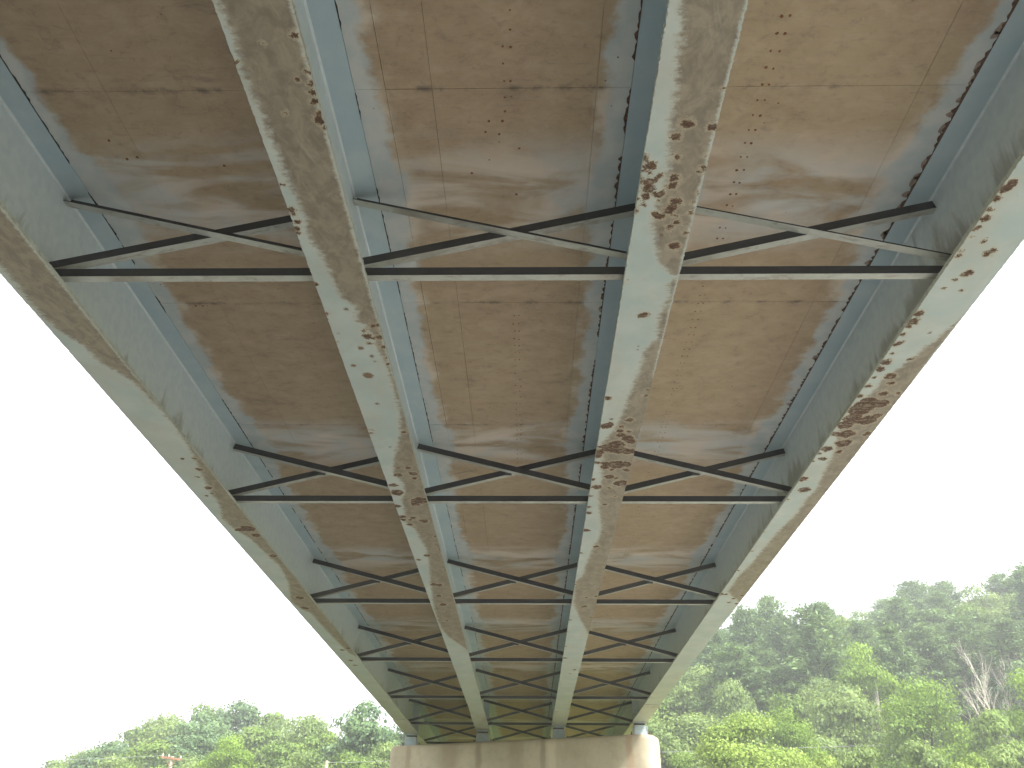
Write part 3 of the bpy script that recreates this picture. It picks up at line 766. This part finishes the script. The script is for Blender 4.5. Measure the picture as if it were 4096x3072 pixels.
def pine_proto(seed, mat='pine', bare=.3):
    """unit white pine: 1 high, layered level boughs, bare lower trunk"""
    r = np.random.default_rng(seed)
    cen, nrm, up, w, h, tone = [], [], [], [], [], []
    mb = MB()
    mb.tube((0, 0, -.03), (0, 0, .97), .015, .002, 6)
    z = bare
    while z < .985:
        k = (z - bare) / (1 - bare)
        L = (.23 * (1 - k) ** .52 + .02) * r.uniform(.75, 1.15)
        nb = r.integers(4, 6)
        a0 = r.uniform(0, 6.28)
        for b in range(nb):
            a = a0 + b * 6.28 / nb + r.normal(0, .25)
            l = L * r.uniform(.55, 1.2)
            rise = .10 + .5 * k
            dx, dy = math.cos(a), math.sin(a)
            end = (dx * l, dy * l, z + l * rise)
            mb.tube((0, 0, z), end, .0035, .001, 4)
            nt = max(2, int(l / .028))
            tn = r.uniform(.15, .75)
            for q in range(nt):
                f = .32 + .68 * (q + .5) / nt
                p = np.array([dx * l * f, dy * l * f, z + l * rise * f])
                m = 30
                off = r.normal(0, 1, (m, 3)) * np.array([.026, .026, .009])
                cen.append(p + off + np.array([0, 0, .006]))
                nrm.append(np.array([0, 0, 1.0]) + r.normal(0, .55, (m, 3)))
                up.append(np.array([dx, dy, .45]) + r.normal(0, .5, (m, 3)))
                s = r.uniform(.015, .030, m)
                w.append(s * .5); h.append(s * 1.25)
                tone.append(np.clip(tn + r.normal(0, .2, m), 0, 1))
        z += r.uniform(.028, .05)
    crown = quads_mesh('crown', np.concatenate(cen), np.concatenate(nrm), np.concatenate(up), np.concatenate(w), np.concatenate(h), np.concatenate(tone), LEAF[mat])
    return mb.build('trunk', M['bark']), crown

def dead_mesh(seed, spread=.5):
    r = random.Random(seed)
    trunk, br = MB(), MB()
    def grow(p, d, L, rad, depth, mb):
        n = 3
        for k in range(n):
            e = p + d * (L / n)
            mb.tube(p, e, rad, rad * .82, 5); rad *= .82
            p = e
            d = (d + Vector((r.gauss(0, .09), r.gauss(0, .09), r.gauss(.05, .05)))).normalized()
            if depth > 0 and (k > 0 or depth < 4):
                for q in range(2 if depth > 1 else 1):
                    a = r.uniform(0, 6.28)
                    nd = (d + Vector((math.cos(a), math.sin(a), .25)) * spread * r.uniform(.6, 1.2)).normalized()
                    grow(p, nd, L * r.uniform(.45, .68), rad * .62, depth - 1, br)
    grow(Vector((0, 0, -.02)), Vector((r.gauss(0, .05), 0, 1)).normalized(), .62, .021, 4, trunk)
    return trunk, br

PROTO = {}
for nm, fn in (
    ('oak_a', lambda: broad_proto(11, 'oak', 52, 260, leaf=0.03)), ('oak_b', lambda: broad_proto(12, 'oak', 60, 230, leaf=0.028)),
    ('blue_a', lambda: broad_proto(13, 'blue', 58, 240, leaf=0.03)), ('blue_b', lambda: broad_proto(14, 'blue', 50, 260, leaf=0.03)),
    ('grey_a', lambda: broad_proto(15, 'grey', 54, 260, leaf=0.027)), ('grey_b', lambda: broad_proto(16, 'grey', 60, 240, leaf=0.026)),
    ('maple_a', lambda: broad_proto(17, 'maple', 46, 520, leaf=0.021)), ('maple_b', lambda: broad_proto(18, 'maple', 60, 480, leaf=0.019)),
    ('willow_a', lambda: broad_proto(19, 'willow', 70, 620, leaf=0.018, droop=.3, low=.02)), ('shrub_a', lambda: broad_proto(20, 'grey', 60, 520, leaf=0.024, spiky=.5, low=.0)),
    ('shrub_b', lambda: broad_proto(21, 'willow', 55, 520, leaf=0.023, spiky=.5, low=.0)),
    ('pine_a', lambda: pine_proto(31)), ('pine_b', lambda: pine_proto(32, bare=.4)), ('pine_c', lambda: pine_proto(33, bare=.2))):
    t, c = fn()
    PROTO[nm] = (t.data, c)
    bpy.data.objects.remove(t)

def plant(name, kind, x, y, top, width, label, cat='tree', group=None, rz=None, base=None):
    """width: crown radius in metres"""
    b = float(terrain(x, y)) - .1 if base is None else base
    h = top - b
    k = {'p': .23, 'w': .36, 's': .36}.get(kind[0] if kind[0] in 'p' else ('w' if kind.startswith('willow') else ('s' if kind.startswith('shrub') else 'o')), .36)
    sx = width / k
    root = empty(name, (x, y, b), rng.uniform(0, 6.28) if rz is None else rz, (sx, sx, h))
    link('trunk', PROTO[kind][0], root)
    link('crown', PROTO[kind][1], root)
    tag(root, label, cat, group)
    return root

GR, GL = 'trees on the hillside right of the pier', 'trees on the low hill left of the pier'
for nm, kd, x, y, top, w, lab, cat in (
    ('willow_tree', 'willow_a', 12.9, 52, 10.3, 3.1, 'bright yellow-green bushy tree low beside the pier on the right', 'tree'),
    ('round_tree', 'maple_b', 27.0, 62, 13.8, 3.6, 'broad rounded bright green tree below the bare dead trees', 'tree'),
    ('maple_tree', 'maple_a', 28.7, 75, 19.6, 3.0, 'tall narrow bright green maple standing against the dark pines', 'tree'),
    ('leafy_tree', 'grey_b', 25.8, 77, 17.4, 3.0, 'dull green tree leaning on the left of the tall maple', 'tree'),
    ('leafy_tree', 'grey_a', 18.8, 80, 17.4, 2.6, 'mid green tree above the yellow-green bushy tree', 'tree'),
    ('young_tree', 'maple_b', 18.6, 64, 12.3, 2.2, 'young bright green tree between bushy tree and maple', 'tree'),
    ('leafy_tree', 'maple_a', 34.0, 60, 14.2, 3.2, 'green leafy tree cut by the right edge of the view', 'tree'),
    ('leafy_tree', 'oak_a', 29.4, 57, 11.4, 2.2, 'low green tree in front of the right edge tree', 'tree'),
    ('shrub', 'shrub_a', 17.0, 46, 7.3, 1.9, 'feathery grey-green shrub right of the yellow-green bushy tree', 'shrub'),
    ('shrub', 'shrub_a', 19.6, 46, 7.6, 2.0, 'largest feathery grey-green shrub under the round bright tree', 'shrub'),
    ('shrub', 'shrub_b', 21.6, 45, 7.1, 1.6, 'yellowish shrub between feathery grey-green shrubs on the right', 'shrub'),
    ('shrub', 'shrub_a', 23.9, 46, 7.4, 1.8, 'feathery grey-green shrub in the bottom right corner', 'shrub'),
    ('shrub', 'shrub_b', 15.3, 47, 7.4, 1.6, 'low yellow-green shrub touching the bushy tree on the right', 'shrub'),
    ('shrub', 'oak_b', 10.3, 60, 8.6, 1.7, 'small dark green bush close to the right end of the pier', 'shrub'),
    ('leafy_tree', 'blue_b', -15.6, 85, 15.7, 4.0, 'dark blue-green dense tree left of the pier', 'tree'),
    ('leafy_tree', 'maple_b', -25.9, 80, 12.2, 2.8, 'bright yellow-green tree low in the left wood', 'tree'),
    ('leafy_tree', 'grey_a', -22.8, 95, 16.6, 3.6, 'pale airy tree left of the dark blue-green tree', 'tree'),
    ('leafy_tree', 'blue_a', -56.5, 115, 14.7, 2.6, 'small bluish tree alone at the far left end of the wood', 'tree'),
    ('young_tree', 'willow_a', -10.6, 60, 7.8, .5, 'tiny bright yellow-green treetop left of the pier', 'tree'),
    ): plant(nm, kd, x, y, top, w, lab, cat, 'shrubs below the right hillside' if cat == 'shrub' else (GR if x > 0 else GL))

fill = [('grey_b', -52.1, 112, 16.3, 3.6), ('oak_a', -47.5, 110, 17.6, 3.8), ('grey_a', -44.3, 112, 19.3, 4.2), ('oak_b', -41.0, 114, 20.3, 4.0), ('blue_a', -36.2, 112, 20.6, 4.0),
        ('oak_a', -33.0, 116, 20.3, 3.8), ('grey_b', -29.2, 112, 18.6, 3.4), ('oak_b', -26, 110, 17.9, 3.2), ('blue_a', -13.6, 97, 16.2, 3.2), ('oak_a', -9.5, 98, 15.5, 3.5), ('grey_a', -19.2, 105, 17.2, 3.2),
        ('grey_a', -39.5, 88, 11.5, 3.0), ('oak_b', -35.1, 86, 12.4, 3.2), ('blue_b', -32.0, 90, 14.2, 3.3), ('grey_b', -30, 84, 11.2, 2.8), ('oak_a', -22.6, 86, 12.8, 3.0), ('grey_b', -18.6, 78, 11.0, 2.6), ('oak_b', -14.6, 76, 10.4, 2.3), ('grey_a', -12.4, 80, 11.9, 2.4),
        ('blue_a', -44, 96, 13.6, 3.4), ('grey_b', -49, 100, 13.2, 3.2), ('oak_b', -53.5, 104, 12.6, 2.8), ('oak_a', -28.5, 98, 16.0, 3.4), ('blue_b', -36, 100, 17.0, 3.6), ('grey_a', -40, 103, 16.8, 3.4), ('oak_a', -20, 90, 14.3, 2.8), ('blue_a', -8.5, 84, 11, 2.8)]
for i, (kd, x, y, top, w) in enumerate(fill):
    tier = 'along the skyline' if i < 11 else ('in the front row' if i < 19 else 'midway back')
    hue = {'g': 'pale green', 'o': 'mid green', 'b': 'bluish green'}[kd[0]]
    plant('broadleaf_tree', kd, x, y, top, w * 1.2, '%s broadleaf tree %s of the left wood' % (hue, tier), 'tree', '%s trees %s of the left wood' % (hue, tier))

r = np.random.default_rng(5)
BAND = ['at the foot', 'at the foot', 'low on the slope', 'low on the slope', 'midway up the slope', 'midway up the slope', 'high on the slope', 'along the crest', 'along the crest']
for row, (rad, hh) in enumerate(((68, 10.5), (78, 12), (88, 13.5), (98, 14), (109, 14), (120, 14), (132, 13.5), (144, 13), (156, 12.5))):
    step = 3.6 / rad * 57.3 * (1 if row < 6 else 1.05)
    az = 5.5 + r.uniform(0, step)
    while az < 36:
        a = math.radians(az); q = rad + r.uniform(-3.5, 3.5)
        x, y = q * math.sin(a), q * math.cos(a)
        clear = not (row < 2 and az > 20.5) and not (row == 2 and 24 < az < 29.5)
        if row == 0 and az < 12: clear = False
        if clear:
            t = float(terrain(x, y))
            h = hh * (r.uniform(.82, 1.2) if row < 6 else r.uniform(.97, 1.08))
            if row >= 2 and r.random() < (.7 if row < 5 else (.35 if row < 7 else .14)):
                kd = r.choice(['pine_a', 'pine_b', 'pine_c']); w = r.uniform(2.9, 4.0)
                plant('pine_tree', kd, x, y, t + h * 1.05, w, 'dark layered pine standing %s of the right hill' % BAND[row], 'tree', 'pines %s of the right hillside' % BAND[row])
            else:
                kd = r.choice(['grey_a', 'grey_b', 'blue_a', 'oak_a', 'oak_b']); w = r.uniform(3.0, 4.4)
                plant('broadleaf_tree', kd, x, y, t + h * .9, w, 'light green broadleaf tree %s of the right hill' % BAND[row], 'tree', 'broadleaf trees %s of the right hillside' % BAND[row])
        az += step * r.uniform(.75, 1.25)

# bare dead trees
for i, (x, y, base, top, sx, lab, sp) in enumerate(((38.6, 74, 8.0, 20.4, 9.5, 'larger bare dead tree with pale branches before the dark pines', .5),
                                     (41.0, 75, 8.0, 18.6, 7.0, 'smaller bare dead tree beside the right edge of the pines', .4),
                                     (27.9, 71, 5.0, 15.4, 4.0, 'short bare dead stem below the tall bright maple', .35))):
    base = float(terrain(x, y))
    root = tag(empty('dead_tree', (x, y, base), i * 1.3, (sx, sx, (top - base))), lab, 'dead tree', 'bare dead trees on the right')
    t, b = dead_mesh(40 + i, sp)
    zm = max(v[2] for v in t.v + b.v)
    root.scale.z = (top - base) / zm
    t.build('trunk', M['deadwood'], root); b.build('branches', M['deadwood'], root)

# ------------------------------------------------------------------ utility line
def pole(x, y, top, lab, arm):
    b = float(terrain(x, y))
    root = tag(empty('utility_pole', (x, y, b)), lab, 'utility pole')
    mb = MB(); mb.tube((0, 0, -.3), (0, 0, top - b), .16, .11, 9); mb.build('pole_shaft', M['pole'], root, smooth=False)
    if arm:
        z = top - b - .18
        ca = MB().add([(-.72, -.17, z + .06), (.72, -.17, z - .10), (.72, -.05, z - .10), (-.72, -.05, z + .06), (-.72, -.17, z + .19), (.72, -.17, z + .03), (.72, -.05, z + .03), (-.72, -.05, z + .19)],
                 [(0, 3, 2, 1), (4, 5, 6, 7), (0, 1, 5, 4), (1, 2, 6, 5), (2, 3, 7, 6), (3, 0, 4, 7)]).build('crossarm', M['arm'], root)
        for q in (-.62, -.2, .62):
            zz = z + .125 - q * .111
            mb = MB(); mb.tube((q, -.11, zz - .02), (q, -.11, zz + .09), .035, .045, 8); mb.tube((q, -.11, zz + .09), (q, -.11, zz + .15), .045, .02, 8)
            mb.build('insulator', M['insul'], ca)
        for s in (-1, 1):
            mb = MB(); mb.tube((s * .42, -.11, z + .05 - s * .05), (0, -.13, z - .5), .02, .02, 5); mb.build('brace', M['arm'], root)
pole(-23.9, 62, 8.25, 'weathered utility pole with a tilted brown crossarm and insulators on the left', True)
pole(-13.35, 62, 8.05, 'plain pale utility pole left of the pier', False)

def wire(pts, lab, rad=.011):
    mb = MB()
    for a, b in zip(pts[:-1], pts[1:]):
        mb.tube(a, b, rad, rad, 5)
    tag(mb.build('utility_wire', M['wire']), lab, 'wire', 'utility wires')
wire([(-13.35, 61.86, 7.93), (-12.5, 62, 7.92), (-8.7, 62, 8.08), (-3, 62, 8.22), (3, 62, 8.45), (9.2, 62, 8.72), (16, 62, 8.95), (22.6, 62, 9.2), (33.7, 62, 9.6), (46, 62, 10.3)], 'thin overhead wire passing behind the pier across the right hillside')
wire([(-24.52, 61.89, 8.28), (-30, 61.9, 8.0), (-38, 62, 7.95), (-48, 62, 8.3)], 'thin wire leaving the crossarm pole toward the left edge')

# ------------------------------------------------------------------ summer haze
def build_haze():
    m = bpy.data.materials.new('haze_air'); m.use_nodes = True
    nt = m.node_tree; nt.nodes.clear()
    o = nt.nodes.new('ShaderNodeOutputMaterial'); v = nt.nodes.new('ShaderNodeVolumePrincipled')
    v.inputs['Color'].default_value = (.93, .96, 1, 1); v.inputs['Density'].default_value = .0016
    v.inputs['Anisotropy'].default_value = .3
    nt.links.new(v.outputs[0], o.inputs['Volume'])
    tag(MB().box(-252, 252, -252, 272, -4, 60).build('haze', m), 'thin pale summer haze over the valley', 'haze', kind='stuff')
build_haze()
